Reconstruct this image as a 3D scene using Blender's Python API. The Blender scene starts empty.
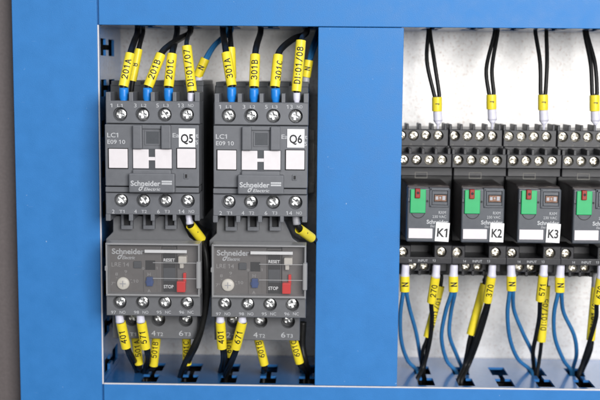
import bpy, bmesh, math, random
from mathutils import Vector, Matrix
random.seed(7)
S = 0.001                       # everything below is written in millimetres
sc = bpy.context.scene
col = sc.collection

# ------------------------------------------------------------------ camera model
FPX = 1070.0
Yc = Vector((18, 128, FPX)).normalized()
Zc = Vector((77, 9000, -FPX)); Zc = (Zc - Yc * Zc.dot(Yc)).normalized()
Xc = Vector((Yc[1]*Zc[2]-Yc[2]*Zc[1], Yc[2]*Zc[0]-Yc[0]*Zc[2], Yc[0]*Zc[1]-Yc[1]*Zc[0]))
if Xc[0] < 0: Xc = -Xc
RT = Vector((Xc[0], Yc[0], Zc[0])); UP = Vector((Xc[1], Yc[1], Zc[1])); FW = Vector((Xc[2], Yc[2], Zc[2]))
CAM = Vector((0, -595, 0))
YOFF = 0.0                      # depth offset of the group being built (the relay row stands further back)
def P(px, py, Y):
    d = RT*((px-300)/FPX) + UP*((200-py)/FPX) + FW
    p = CAM + d*((Y+YOFF-CAM.y)/d.y); p.y -= YOFF
    return p
cd = bpy.data.cameras.new('camera'); cam = bpy.data.objects.new('camera', cd); col.objects.link(cam)
cam.matrix_world = Matrix(((RT.x, UP.x, -FW.x, CAM.x*S), (RT.y, UP.y, -FW.y, CAM.y*S), (RT.z, UP.z, -FW.z, CAM.z*S), (0,0,0,1)))
cd.sensor_width = 36; cd.lens = 36*FPX/600; cd.clip_start = 0.01; cd.clip_end = 50
cd.dof.use_dof = True; cd.dof.focus_distance = 0.512; cd.dof.aperture_fstop = 9
sc.camera = cam

# ------------------------------------------------------------------ materials
def mat(name, c, rough=.5, metal=0, var=.06, vscale=300, bump=.0, bscale=2500, spec=.5, coat=0, c2=None, c2f=.5, rvar=0):
    m = bpy.data.materials.new(name); m.use_nodes = True
    nt = m.node_tree; N = nt.nodes; L = nt.links
    b = N['Principled BSDF']
    b.inputs['Roughness'].default_value = rough; b.inputs['Metallic'].default_value = metal
    b.inputs['Specular IOR Level'].default_value = spec; b.inputs['Coat Weight'].default_value = coat
    tc = N.new('ShaderNodeTexCoord')
    n = N.new('ShaderNodeTexNoise'); n.inputs['Scale'].default_value = vscale; n.inputs['Detail'].default_value = 5
    L.new(tc.outputs['Object'], n.inputs['Vector'])
    r = N.new('ShaderNodeMapRange'); r.inputs[1].default_value = .3; r.inputs[2].default_value = .7
    r.inputs[3].default_value = 1-var; r.inputs[4].default_value = 1+var
    L.new(n.outputs['Fac'], r.inputs[0])
    mx = N.new('ShaderNodeVectorMath'); mx.operation = 'SCALE'; mx.inputs[0].default_value = c[:3]
    L.new(r.outputs[0], mx.inputs['Scale']); L.new(mx.outputs[0], b.inputs['Base Color'])
    if rvar:
        r2 = N.new('ShaderNodeMapRange'); r2.inputs[1].default_value = .3; r2.inputs[2].default_value = .7
        r2.inputs[3].default_value = rough-rvar; r2.inputs[4].default_value = rough+rvar
        L.new(n.outputs['Fac'], r2.inputs[0]); L.new(r2.outputs[0], b.inputs['Roughness'])
    if bump:
        n2 = N.new('ShaderNodeTexNoise'); n2.inputs['Scale'].default_value = bscale; n2.inputs['Detail'].default_value = 3
        L.new(tc.outputs['Object'], n2.inputs['Vector'])
        bp = N.new('ShaderNodeBump'); bp.inputs['Strength'].default_value = bump; bp.inputs['Distance'].default_value = .0002
        L.new(n2.outputs['Fac'], bp.inputs['Height']); L.new(bp.outputs[0], b.inputs['Normal'])
    return m
def specks(m):
    nt = m.node_tree; N = nt.nodes; L = nt.links; b = N['Principled BSDF']; src = b.inputs['Base Color'].links[0].from_socket
    tc = N.new('ShaderNodeTexCoord'); n = N.new('ShaderNodeTexNoise'); n.inputs['Scale'].default_value = 420; n.inputs['Detail'].default_value = 2
    L.new(tc.outputs['Object'], n.inputs['Vector'])
    mp = N.new('ShaderNodeMapping'); mp.inputs['Scale'].default_value = (30, 30, 500); mp.inputs['Rotation'].default_value = (0, .3, 0); n2 = N.new('ShaderNodeTexNoise'); n2.inputs['Scale'].default_value = 3
    L.new(tc.outputs['Object'], mp.inputs[0]); L.new(mp.outputs[0], n2.inputs['Vector'])
    r = N.new('ShaderNodeMapRange'); r.inputs[1].default_value = .755; r.inputs[2].default_value = .80; r.inputs[4].default_value = .45; L.new(n.outputs['Fac'], r.inputs[0])
    r2 = N.new('ShaderNodeMapRange'); r2.inputs[1].default_value = .76; r2.inputs[2].default_value = .8; r2.inputs[4].default_value = .12; L.new(n2.outputs['Fac'], r2.inputs[0])
    a = N.new('ShaderNodeMath'); a.operation = 'MAXIMUM'; L.new(r.outputs[0], a.inputs[0]); L.new(r2.outputs[0], a.inputs[1])
    mx = N.new('ShaderNodeMixRGB'); mx.inputs[2].default_value = (.62,.74,.86,1); L.new(a.outputs[0], mx.inputs[0]); L.new(src, mx.inputs[1]); L.new(mx.outputs[0], b.inputs['Base Color'])
def sr(r, g, b): return tuple(((v/255+.055)/1.055)**2.4 if v > 10 else v/255/12.92 for v in (r, g, b))
M = {}
M['blue'] = mat('blue_duct_paint', sr(54,126,195), .5, var=.04, vscale=140, bump=.45, bscale=2200, spec=.32, rvar=.06)
specks(M['blue'])
M['blue_in'] = mat('blue_duct_wall_plastic', sr(50,112,176), .24, coat=.3, var=.05, vscale=500, bump=.1)
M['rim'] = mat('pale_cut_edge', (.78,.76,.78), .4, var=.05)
M['grey'] = mat('dark_grey_plastic', sr(106,108,113), .42, var=.05, vscale=400, bump=.3, bscale=5000, rvar=.06)
M['grey2'] = mat('grey_relay_plastic', sr(106,107,110), .45, var=.06, vscale=400, bump=.3, bscale=5000)
M['panel'] = mat('warm_grey_panel', sr(108,104,103), .45, var=.06, vscale=400)
M['greyd'] = mat('deep_grey_plastic', sr(72,75,80), .5, var=.06, vscale=300, bump=.3, bscale=5000)
M['black'] = mat('black_socket_plastic', sr(43,43,47), .34, var=.1, vscale=350, bump=.3, bscale=5000)
M['relay'] = mat('charcoal_relay_plastic', sr(80,84,91), .3, var=.06, vscale=400, bump=.3, bscale=6000)
M['smoke'] = mat('smoked_relay_case', sr(60,54,54), .22, var=.35, vscale=120, spec=.6)
M['hole'] = mat('dark_recess_plastic', (.012,.012,.014), .6)
M['white'] = mat('white_marker_plastic', (.78,.74,.76), .45, var=.03)
M['paper'] = mat('white_paper', (.86,.86,.87), .6, var=.02)
M['print'] = mat('pale_print', (.52,.53,.55), .6, var=.15, vscale=2500)
M['dim'] = mat('dim_print', sr(158,156,156), .6, var=.2, vscale=2500)
M['faint'] = mat('faint_print', sr(120,118,112), .6, var=.2, vscale=2500)
M['ink'] = mat('black_ink', (.012,.012,.014), .5)
M['yellow'] = mat('yellow_sleeve_plastic', sr(246,224,52), .38, var=.05, vscale=500, bump=.15, bscale=1500, spec=.5)
M['wblack'] = mat('black_wire_insulation', (.010,.010,.010), .42, var=.3, vscale=500, bump=.1, bscale=1500, spec=.25)
M['wblue'] = mat('blue_wire_insulation', sr(50,118,174), .36, var=.08, vscale=500)
M['fblue'] = mat('blue_ferrule_plastic', sr(30,132,222), .35, var=.05)
M['fwhite'] = mat('white_ferrule_plastic', (.74,.73,.84), .4, var=.04)
M['fgrey'] = mat('grey_ferrule_plastic', (.42,.42,.45), .4, var=.04)
M['green'] = mat('green_button_plastic', sr(46,176,108), .42, var=.04)
M['red'] = mat('red_lever_plastic', sr(150,36,28), .4, var=.1)
M['redb'] = mat('bright_red_plastic', sr(226,36,30), .35, var=.05)
M['cream'] = mat('cream_button_plastic', (.66,.62,.56), .4, var=.05)
M['dial'] = mat('off_white_dial_plastic', (.80,.76,.68), .4, var=.05)
M['navy'] = mat('navy_slider_plastic', sr(48,76,132), .4, var=.1)
M['copper'] = mat('copper_contact', sr(120,92,78), .35, metal=.7, var=.6, vscale=1500)
def screw_mat(name, c, rough):
    m = mat(name, c, rough, metal=1, var=.22, vscale=600, bump=.12, bscale=1200, rvar=.1)
    return m
M['screw'] = screw_mat('zinc_plated_steel', (.74,.74,.73), .30)
M['screw2'] = screw_mat('nickel_plated_steel', (.86,.80,.68), .33)
M['steel'] = screw_mat('galvanised_rail_steel', (.5,.48,.45), .45)
# smoked clear cover
m = bpy.data.materials.new('clear_cover_plastic'); m.use_nodes = True; nt = m.node_tree; nt.nodes.clear()
o = nt.nodes.new('ShaderNodeOutputMaterial'); tr = nt.nodes.new('ShaderNodeBsdfTransparent'); tr.inputs[0].default_value = (.985,.985,.985,1)
pb = nt.nodes.new('ShaderNodeBsdfPrincipled'); pb.inputs['Base Color'].default_value = (.35,.35,.36,1); pb.inputs['Roughness'].default_value = .08
fr = nt.nodes.new('ShaderNodeFresnel'); fr.inputs[0].default_value = 1.5
ad = nt.nodes.new('ShaderNodeMath'); ad.operation = 'MULTIPLY_ADD'; ad.inputs[1].default_value = .8; ad.inputs[2].default_value = .05
nt.links.new(fr.outputs[0], ad.inputs[0]); mxs = nt.nodes.new('ShaderNodeMixShader')
nt.links.new(ad.outputs[0], mxs.inputs[0]); nt.links.new(tr.outputs[0], mxs.inputs[1]); nt.links.new(pb.outputs[0], mxs.inputs[2]); nt.links.new(mxs.outputs[0], o.inputs[0])
M['clear'] = m
m = m.copy(); m.name = 'clear_rim_painted_glare'; M['rim_glare'] = m
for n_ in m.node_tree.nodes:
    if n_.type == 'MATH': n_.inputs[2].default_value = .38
    if n_.type == 'BSDF_PRINCIPLED': n_.inputs['Base Color'].default_value = (.6,.6,.61,1)  # rim copy of the clear plastic, whiter and hazier: edge glare put into the colour
# galvanised plate
m = bpy.data.materials.new('galvanised_plate'); m.use_nodes = True; nt = m.node_tree; N = nt.nodes; L = nt.links; b = N['Principled BSDF']
tc = N.new('ShaderNodeTexCoord')
def noise(scale, detail=5, rough=.6):
    n = N.new('ShaderNodeTexNoise'); n.inputs['Scale'].default_value = scale; n.inputs['Detail'].default_value = detail; n.inputs['Roughness'].default_value = rough
    L.new(tc.outputs['Object'], n.inputs['Vector']); return n
def ramp(src, stops):
    r = N.new('ShaderNodeValToRGB'); L.new(src, r.inputs[0]); e = r.color_ramp.elements
    e[0].position, e[0].color = stops[0]; e[1].position, e[1].color = stops[1]
    for p, c in stops[2:]: k = e.new(p); k.color = c
    return r
vo = N.new('ShaderNodeTexVoronoi'); vo.inputs['Scale'].default_value = 260
nz = noise(120); ad = N.new('ShaderNodeVectorMath'); ad.operation = 'MULTIPLY_ADD'; ad.inputs[1].default_value = (.008,)*3
L.new(nz.outputs['Color'], ad.inputs[0]); L.new(tc.outputs['Object'], ad.inputs[2]); L.new(ad.outputs[0], vo.inputs['Vector'])
sp = ramp(vo.outputs['Color'], [(0, (.76,.745,.725,1)), (1, (.88,.865,.845,1))])
n1 = noise(650, 6, .7); r1 = ramp(n1.outputs['Fac'], [(.54, (0,0,0,1)), (.68, (1,1,1,1))])
n3 = noise(25, 6, .6); r3 = ramp(n3.outputs['Fac'], [(.34, (.15,.15,.15,1)), (.62, (1,1,1,1))])
mu = N.new('ShaderNodeMath'); mu.operation = 'MULTIPLY'; L.new(r1.outputs[0], mu.inputs[0]); L.new(r3.outputs[0], mu.inputs[1])
mm = N.new('ShaderNodeMixRGB'); mm.inputs[2].default_value = (.42,.28,.22,1); L.new(mu.outputs[0], mm.inputs[0]); L.new(sp.outputs[0], mm.inputs[1])
L.new(mm.outputs[0], b.inputs['Base Color']); b.inputs['Metallic'].default_value = .45; b.inputs['Roughness'].default_value = .5
bp = N.new('ShaderNodeBump'); bp.inputs['Strength'].default_value = .3; bp.inputs['Distance'].default_value = .0004
L.new(n1.outputs['Fac'], bp.inputs['Height']); L.new(bp.outputs[0], b.inputs['Normal'])
M['plate'] = m
M['side'] = mat('grey_textured_paint', sr(104,96,95), .6, var=.08, vscale=700, bump=.35, bscale=700)

# ------------------------------------------------------------------ builders
def tag(o, label=None, cat=None, group=None, kind=None):
    if label: o['label'] = label
    if cat: o['category'] = cat
    if group: o['group'] = group
    if kind: o['kind'] = kind
    return o
def thing(name, loc, label=None, cat=None, group=None):
    loc = Vector(loc) + Vector((0, YOFF, 0))
    o = bpy.data.objects.new(name, None); o.empty_display_size = .01; col.objects.link(o); o.location = Vector(loc)*S
    o['org'] = list(loc)
    return tag(o, label, cat, group)
def root_of(o):
    while o.parent: o = o.parent
    return o
def build(name, bm, mt, parent=None, origin=None):
    org = Vector((0,0,0))
    if parent is not None: org = Vector(root_of(parent).get('org', (0,0,0)))
    elif origin is not None: org = Vector(origin)
    me = bpy.data.meshes.new(name)
    if parent is None and origin is not None: org = org + Vector((0, YOFF, 0))
    bmesh.ops.transform(bm, matrix=Matrix.Translation(Vector((0, YOFF, 0))-org), verts=bm.verts)
    bmesh.ops.scale(bm, vec=(S,)*3, verts=bm.verts)
    bm.to_mesh(me); bm.free()
    me.materials.append(M[mt] if isinstance(mt, str) else mt)
    o = bpy.data.objects.new(name, me); col.objects.link(o)
    if parent is not None: o.parent = parent
    else: o.location = org*S; o['org'] = list(org)
    return o
def new(): return bmesh.new()
def merge(bm, b2):
    me = bpy.data.meshes.new('tmp'); b2.to_mesh(me); b2.free(); bm.from_mesh(me); bpy.data.meshes.remove(me)
def box(bm, x0, x1, y0, y1, z0, z1, bev=.25, seg=2):
    if x0 > x1: x0, x1 = x1, x0
    if z0 > z1: z0, z1 = z1, z0
    if y0 > y1: y0, y1 = y1, y0
    b = bmesh.new(); bmesh.ops.create_cube(b, size=1)
    for v in b.verts:
        v.co = Vector((x0+(v.co.x+.5)*(x1-x0), y0+(v.co.y+.5)*(y1-y0), z0+(v.co.z+.5)*(z1-z0)))
    bev = min(bev, .45*min(x1-x0, y1-y0, z1-z0))
    if bev > .01: bmesh.ops.bevel(b, geom=b.edges[:], offset=bev, segments=seg, affect='EDGES', profile=.5)
    merge(bm, b)
def R(px0, py0, px1, py1, Y):            # pixel rectangle -> x0,x1,z0,z1 on the plane at depth Y
    mx, my = (px0+px1)/2, (py0+py1)/2
    return P(px0,my,Y).x, P(px1,my,Y).x, P(mx,py1,Y).z, P(mx,py0,Y).z
def bx(bm, px0, py0, px1, py1, yf, yb, bev=.25, seg=2):
    x0, x1, z0, z1 = R(px0,py0,px1,py1,yf); box(bm, x0, x1, yf, yb, z0, z1, bev, seg)
def prism(bm, pts, yf, yb, bev=.3):      # pts as pixels on plane yf
    b = bmesh.new(); vs = [b.verts.new(P(x,y,yf)) for x, y in pts]
    f = b.faces.new(vs); r = bmesh.ops.extrude_face_region(b, geom=[f])
    for v in r['geom']:
        if isinstance(v, bmesh.types.BMVert): v.co.y = yb
    bmesh.ops.recalc_face_normals(b, faces=b.faces)
    if bev: bmesh.ops.bevel(b, geom=b.edges[:], offset=bev, segments=2, affect='EDGES', profile=.5)
    merge(bm, b)
def holed(bm, x0, x1, yf, yb, z0, z1, holes, depth=3.5, c=.35, n=28):
    """block with a row of round recesses (cx, cz, r) in its front"""
    holes = sorted(holes); b = bmesh.new()
    a0, a1, c0, c1 = x0+c, x1-c, z0+c, z1-c
    cuts = [a0] + [(holes[i][0]+holes[i+1][0])/2 for i in range(len(holes)-1)] + [a1]
    V = b.verts.new
    for i, (cx, cz, r) in enumerate(holes):
        l, rr = cuts[i], cuts[i+1]
        ang = sorted(set([2*math.pi*k/n for k in range(n)] + [math.atan2(z-cz, x-cx) % (2*math.pi) for x in (l, rr) for z in (c0, c1)]))
        inn, out, mid, flo = [], [], [], []
        for a in ang:
            ca, sa = math.cos(a), math.sin(a)
            t = min([(rr-cx)/ca if ca > 1e-9 else 1e9, (l-cx)/ca if ca < -1e-9 else 1e9, (c1-cz)/sa if sa > 1e-9 else 1e9, (c0-cz)/sa if sa < -1e-9 else 1e9])
            out.append(V((cx+ca*t, yf, cz+sa*t))); inn.append(V((cx+ca*(r+.15), yf, cz+sa*(r+.15))))
            mid.append(V((cx+ca*r, yf+.15, cz+sa*r))); flo.append(V((cx+ca*r, yf+depth, cz+sa*r)))
        m_ = len(ang)
        for k in range(m_):
            j = (k+1) % m_
            b.faces.new((out[k], out[j], inn[j], inn[k])); b.faces.new((inn[k], inn[j], mid[j], mid[k])); b.faces.new((mid[k], mid[j], flo[j], flo[k]))
        b.faces.new(flo)
    fr = [V(p) for p in ((a0,yf,c0),(a1,yf,c0),(a1,yf,c1),(a0,yf,c1))]
    md = [V(p) for p in ((x0,yf+c,z0),(x1,yf+c,z0),(x1,yf+c,z1),(x0,yf+c,z1))]
    bk = [V(p) for p in ((x0,yb,z0),(x1,yb,z0),(x1,yb,z1),(x0,yb,z1))]
    for k in range(4):
        j = (k+1) % 4
        b.faces.new((fr[k], fr[j], md[j], md[k])); b.faces.new((md[k], md[j], bk[j], bk[k]))
    b.faces.new(bk)
    merge(bm, b)
def perforated(bm, us, vs, hole, place, t0, t1):
    """sheet on a u/v grid; cells where hole(u,v) is true are cut away"""
    keep = [[not hole((us[i]+us[i+1])/2, (vs[j]+vs[j+1])/2) for j in range(len(vs)-1)] for i in range(len(us)-1)]
    b = bmesh.new(); c = {}
    def v(i, j, t):
        k = (i, j, t)
        if k not in c: c[k] = b.verts.new(place(us[i], vs[j], t))
        return c[k]
    for i in range(len(us)-1):
        for j in range(len(vs)-1):
            if not keep[i][j]: continue
            b.faces.new((v(i,j,t0), v(i+1,j,t0), v(i+1,j+1,t0), v(i,j+1,t0)))
            b.faces.new((v(i,j,t1), v(i,j+1,t1), v(i+1,j+1,t1), v(i+1,j,t1)))
            for di, dj, e in ((-1,0,((i,j),(i,j+1))), (1,0,((i+1,j+1),(i+1,j))), (0,-1,((i+1,j),(i,j))), (0,1,((i,j+1),(i+1,j+1)))):
                ii, jj = i+di, j+dj
                if not (0 <= ii < len(us)-1 and 0 <= jj < len(vs)-1) or not keep[ii][jj]:
                    (p, q), (r, s) = e
                    b.faces.new((v(p,q,t0), v(r,s,t0), v(r,s,t1), v(p,q,t1)))
    bmesh.ops.recalc_face_normals(b, faces=b.faces)
    merge(bm, b)
def catmull(pts, n=10):
    P_ = [pts[0]*2-pts[1]] + list(pts) + [pts[-1]*2-pts[-2]]; out = []
    for i in range(1, len(P_)-2):
        p0, p1, p2, p3 = P_[i-1:i+3]
        for k in range(n):
            t = k/n
            out.append(.5*((2*p1) + (p2-p0)*t + (2*p0-5*p1+4*p2-p3)*t*t + (3*p1-p0-3*p2+p3)*t**3))
    out.append(P_[-2]); return out
def tube(bm, pts, rad, n=14, caps=True):
    """rad: number or list along pts"""
    rr = rad if isinstance(rad, (list, tuple)) else [rad]*len(pts)
    rings = []; nrm = None
    for i, p in enumerate(pts):
        t = (pts[min(i+1, len(pts)-1)]-pts[max(i-1, 0)]).normalized()
        if nrm is None: nrm = t.orthogonal().normalized()
        nrm = (nrm - t*nrm.dot(t)).normalized(); bi = t.cross(nrm)
        rings.append([bm.verts.new(p + (nrm*math.cos(2*math.pi*k/n) + bi*math.sin(2*math.pi*k/n))*rr[i]) for k in range(n)])
    for a, b in zip(rings, rings[1:]):
        for k in range(n):
            f = bm.faces.new((a[k], a[(k+1)%n], b[(k+1)%n], b[k])); f.smooth = True
    if caps: bm.faces.new(rings[0][::-1]); bm.faces.new(rings[-1])
def lathe(bm, prof, cx, cz, yf, n=28, smooth=True):   # prof: (r, depth behind yf)
    rings = [[bm.verts.new((cx+r*math.cos(2*math.pi*k/n), yf+d, cz+r*math.sin(2*math.pi*k/n))) for k in range(n)] for r, d in prof]
    for a, b in zip(rings, rings[1:]):
        for k in range(n):
            f = bm.faces.new((a[k], a[(k+1)%n], b[(k+1)%n], b[k])); f.smooth = smooth
    bm.faces.new(rings[0]); bm.faces.new(rings[-1][::-1])

# --- lettering
_tc = {}
def glyphs(s, bold=0.0, shear=0.0, sub=0):
    k = (s, bold, shear, sub)
    if k in _tc: return _tc[k]
    cu = bpy.data.curves.new('t', 'FONT'); cu.body = s; cu.size = 1; cu.offset = bold; cu.shear = shear; cu.resolution_u = 3; cu.fill_mode = 'FRONT'
    ob = bpy.data.objects.new('t', cu); me = bpy.data.meshes.new_from_object(ob)
    bpy.data.objects.remove(ob); bpy.data.curves.remove(cu)
    if sub:
        b = bmesh.new(); b.from_mesh(me); bmesh.ops.triangulate(b, faces=b.faces)
        for _ in range(sub):
            ed = [e for e in b.edges if e.calc_length() > .12]
            if ed: bmesh.ops.subdivide_edges(b, edges=ed, cuts=1); bmesh.ops.triangulate(b, faces=b.faces)
        b.to_mesh(me); b.free()
    vs = [(v.co.x, v.co.y) for v in me.vertices]; fs = [tuple(p.vertices) for p in me.polygons]
    bpy.data.meshes.remove(me)
    if '1' in s:
        def ext(q):
            cu = bpy.data.curves.new('t', 'FONT'); cu.body = q; cu.size = 1; cu.offset = bold; cu.shear = shear
            ob = bpy.data.objects.new('t', cu); m_ = bpy.data.meshes.new_from_object(ob); X = [v.co.x for v in m_.vertices]
            bpy.data.objects.remove(ob); bpy.data.curves.remove(cu); bpy.data.meshes.remove(m_); return min(X), max(X)
        l1, r1 = ext('1')
        for i, ch in enumerate(s):
            if ch == '1':
                xr = ext(s[:i+1])[1]; xl = xr-(r1-l1); n0 = len(vs); sh = shear*.6
                vs += [(xl+.02+sh, .70+bold), (xl-.15+sh, .56+bold), (xl-.15+sh, .455), (xl+.02+sh, .575)]; fs.append((n0, n0+1, n0+2, n0+3))
    x0 = min(v[0] for v in vs); x1 = max(v[0] for v in vs)
    vs = [((x-x0)/(x1-x0), y/.72) for x, y in vs]
    _tc[k] = (vs, fs); return _tc[k]
def put(bm, vs, fs, f):
    V = [bm.verts.new(f(x, y)) for x, y in vs]
    for p in fs:
        try: bm.faces.new([V[i] for i in p])
        except ValueError: pass
def txt(bm, s, px0, px1, pyc, hpx, Y, bold=.0, shear=.0, rot=0):
    vs, fs = glyphs(s, bold, shear)
    a = P(px0, pyc, Y); b = P(px1, pyc, Y); h = hpx/FPX*(Y+595+YOFF)
    c = (a+b)/2; w = (b-a).x; ca, sa = math.cos(rot), math.sin(rot)
    def f(x, y):
        u = (x-.5)*w; v = (y-.5)*h
        return Vector((c.x+u*ca-v*sa, Y-.05, c.z+u*sa+v*ca))
    put(bm, vs, fs, f)
def logo(bm, x0, x1, y, h, Y, bar=True, sp=None):
    w = x1-x0
    txt(bm, 'Schneider', x0, x1 if not bar else x0+w*.72, y, h, Y, .025)
    if bar:
        for k in (-1, 1): 
            a0, a1, z0, z1 = R(x0+w*.75, y-.1*h+k*.22*h-.16*h, x1, y-.1*h+k*.22*h+.16*h, Y-.05)
            put(bm, [(0,0),(1,0),(1,1),(0,1)], [(0,1,2,3)], lambda x, z: Vector((a0+x*(a1-a0), Y-.05, z0+z*(z1-z0))))
    txt(bm, 'Electric', x0+w*.32, x0+w*.72, y+h*1.12, h*.62, Y, .015, .25)
    c = P(x0+w*.24, y+h*1.05, Y-.06); r = h*.42/FPX*(Y+595)      # looped emblem
    n = 20; ring = []
    for k in range(n+1):
        a = 2*math.pi*k/n
        for q in (1, .5): ring.append(bm.verts.new((c.x+math.cos(a)*r*q*.85+math.sin(a)*r*q*.35, c.y, c.z+math.sin(a)*r*q)))
    for k in range(n): bm.faces.new((ring[2*k], ring[2*k+2], ring[2*k+3], ring[2*k+1]))
    bm.faces.new([bm.verts.new((c.x+dx*r, c.y, c.z+dz*r)) for dx, dz in ((.75,.3),(1.15,.3),(1.45,1.7),(1.05,1.7))])

# --- plotter lettering of the sleeves: single strokes
def arc(cx, cy, rx, ry, a0, a1, n=14): return [(cx+rx*math.cos(math.radians(a0+(a1-a0)*k/n)), cy+ry*math.sin(math.radians(a0+(a1-a0)*k/n))) for k in range(n+1)]
ST = {'0': [arc(.3,.5,.27,.5,90,450,24)], '1': [[(.1,.78),(.32,1),(.32,0)]], '2': [arc(.3,.73,.27,.27,165,-35)+[(.03,0),(.57,0)]],
 '3': [arc(.28,.76,.25,.24,150,-90)+arc(.28,.27,.29,.27,80,-150)], '4': [[(.44,0),(.44,1),(.02,.3),(.6,.3)]],
 '5': [[(.54,1),(.1,1),(.06,.55)]+arc(.28,.32,.29,.31,125,-145)], '6': [[(.48,.98),(.24,.86),(.08,.6),(.03,.3)]+arc(.3,.3,.27,.3,180,540,20)],
 '7': [[(.02,1),(.58,1),(.2,0)]], '8': [arc(.3,.76,.23,.24,90,450,18), arc(.3,.27,.28,.27,90,450,18)],
 'A': [[(0,0),(.3,1),(.6,0)], [(.1,.32),(.5,.32)]], 'B': [[(.05,0),(.05,1)]+arc(.32,.765,.2,.235,90,-90,10)+[(.05,.53)], arc(.34,.265,.23,.265,90,-90,10)+[(.05,0)]],
 'C': [arc(.32,.5,.29,.5,48,312,20)], 'D': [[(.05,0),(.05,1)]+arc(.25,.5,.32,.5,90,-90,14)+[(.05,0)]], 'I': [[(.3,0),(.3,1)]],
 'N': [[(.05,0),(.05,1),(.55,0),(.55,1)]], '/': [[(.05,-.05),(.55,1.05)]], ':': [[(.3,.2),(.3,.3)],[(.3,.68),(.3,.78)]], 'X': [[(.03,0),(.57,1)],[(.03,1),(.57,0)]]}
def strokes(text, th=.085):
    vs, fs = [], []; x = 0.0; adv = .88
    for ch in text:
        w = adv*(.62 if ch in ':I' else 1); ox = x+(w-.6)/2; x += w
        for line in ST[ch]:
            pts = [Vector(p) for p in line]; fine = [pts[0]]
            for a, c in zip(pts, pts[1:]):
                m_ = max(1, int((c-a).length/.13)); fine += [a.lerp(c, k/m_) for k in range(1, m_+1)]
            n0 = len(vs)
            for i, p in enumerate(fine):
                t0 = (p-fine[i-1]).normalized() if i else (fine[1]-p).normalized()
                t1 = (fine[i+1]-p).normalized() if i < len(fine)-1 else t0
                t = (t0+t1); t = t.normalized() if t.length > .1 else t0
                n_ = Vector((-t.y, t.x)); k = th/max(.45, n_.dot(Vector((-t0.y, t0.x)))); e = p + (t*th*.8 if i == len(fine)-1 else -t*th*.8 if i == 0 else Vector((0, 0)))
                for q in (1, -1): vs.append((ox+e.x+n_.x*k*q, e.y+n_.y*k*q))
            for i in range(len(fine)-1): fs.append((n0+2*i, n0+2*i+1, n0+2*i+3, n0+2*i+2))
    return [(a/x, c) for a, c in vs], fs, x
# --- screws
def screw_mesh(name, r, mt, wash):
    b = bmesh.new(); V = b.verts.new; w = r*.19; L = r*.70; n = 10
    dome = lambda x, z: .55*r*((x*x+z*z)/(r*r))**1.0*.42
    for q in range(4):
        ca, sa = math.cos(q*math.pi/2), math.sin(q*math.pi/2)
        T = lambda x, z, y=None: V((x*ca-z*sa, dome(x, z) if y is None else y, x*sa+z*ca))
        arc = [(r*.93*math.cos(t), r*.93*math.sin(t)) for t in [math.pi/2*k/n for k in range(n+1)]]
        inner = [(L, 0), (L, w), (w*1.5, w*1.5), (w, L), (0, L)]
        iv = [T(*p) for p in inner]; av = [T(*p) for p in arc]; ev = [T(x/.93, z/.93, r*.34) for x, z in arc]; lv = [T(x/.93, z/.93, r*.75) for x, z in arc]
        idx = [0,0,1,1,2,2,2,3,3,4,4]
        for k in range(n):
            i, j = idx[k], idx[k+1]
            f = b.faces.new((av[k], av[k+1], iv[j], iv[i])) if i != j else b.faces.new((av[k], av[k+1], iv[i])); f.smooth = False
            f = b.faces.new((av[k+1], av[k], ev[k], ev[k+1])); f = b.faces.new((ev[k+1], ev[k], lv[k], lv[k+1])); f.smooth = True
        fl = [T(*p, r*.62) for p in inner]; c0 = T(0, 0, r*.72)
        for k in range(4):
            b.faces.new((iv[k], iv[k+1], fl[k+1], fl[k])); b.faces.new((fl[k], fl[k+1], c0))
    bmesh.ops.remove_doubles(b, verts=b.verts, dist=1e-4)
    if wash: lathe(b, [(r*1.0, r*.7), (r*1.17, r*.72), (r*1.2, r*.85), (r*1.2, r*1.0)], 0, 0, 0)
    bmesh.ops.recalc_face_normals(b, faces=b.faces)
    bmesh.ops.scale(b, vec=(S,)*3, verts=b.verts)
    me = bpy.data.meshes.new(name); b.to_mesh(me); b.free(); me.materials.append(M[mt]); return me
SC1 = screw_mesh('terminal_screw', 2.65, 'screw', True)
SC2 = screw_mesh('terminal_screw', 2.15, 'screw2', True)
def screw(me, x, y, z, parent):
    o = bpy.data.objects.new('terminal_screw', me); col.objects.link(o); o.parent = parent
    o.location = (Vector((x, y+YOFF, z))-Vector(root_of(parent)['org']))*S
    o.rotation_euler = (random.uniform(-.10,.10), random.uniform(0, 3), random.uniform(-.10,.10)); return o
def kids(o): return [c for c in bpy.data.objects if c.parent == o]
def copy_tree(o, parent=None):
    ch = kids(o); c = o.copy(); col.objects.link(c)
    if parent: c.parent = parent
    for k in ch:
        q = copy_tree(k, c)
        if k.name.startswith('terminal_screw'): q.rotation_euler = (random.uniform(-.10,.10), random.uniform(0, 3), random.uniform(-.10,.10))
    return c
def copy_to(o, dx, dz, label, name=None):
    c = copy_tree(o); g = Vector(o['org'])+Vector((dx, 0, dz)); c['org'] = list(g); c.location = g*S; c['label'] = label; return c

# ------------------------------------------------------------------ setting
b = new(); box(b, -420, 480, 0, 3, -330, 180, 0); tag(build('mounting_plate', b, 'plate'), kind='structure')
xs = P(15.6, 200, -60).x
b = new(); box(b, xs-260, xs-.8, -46, -1, -330, 180, .5); tag(build('cabinet_side', b, 'side'), kind='structure')

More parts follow.
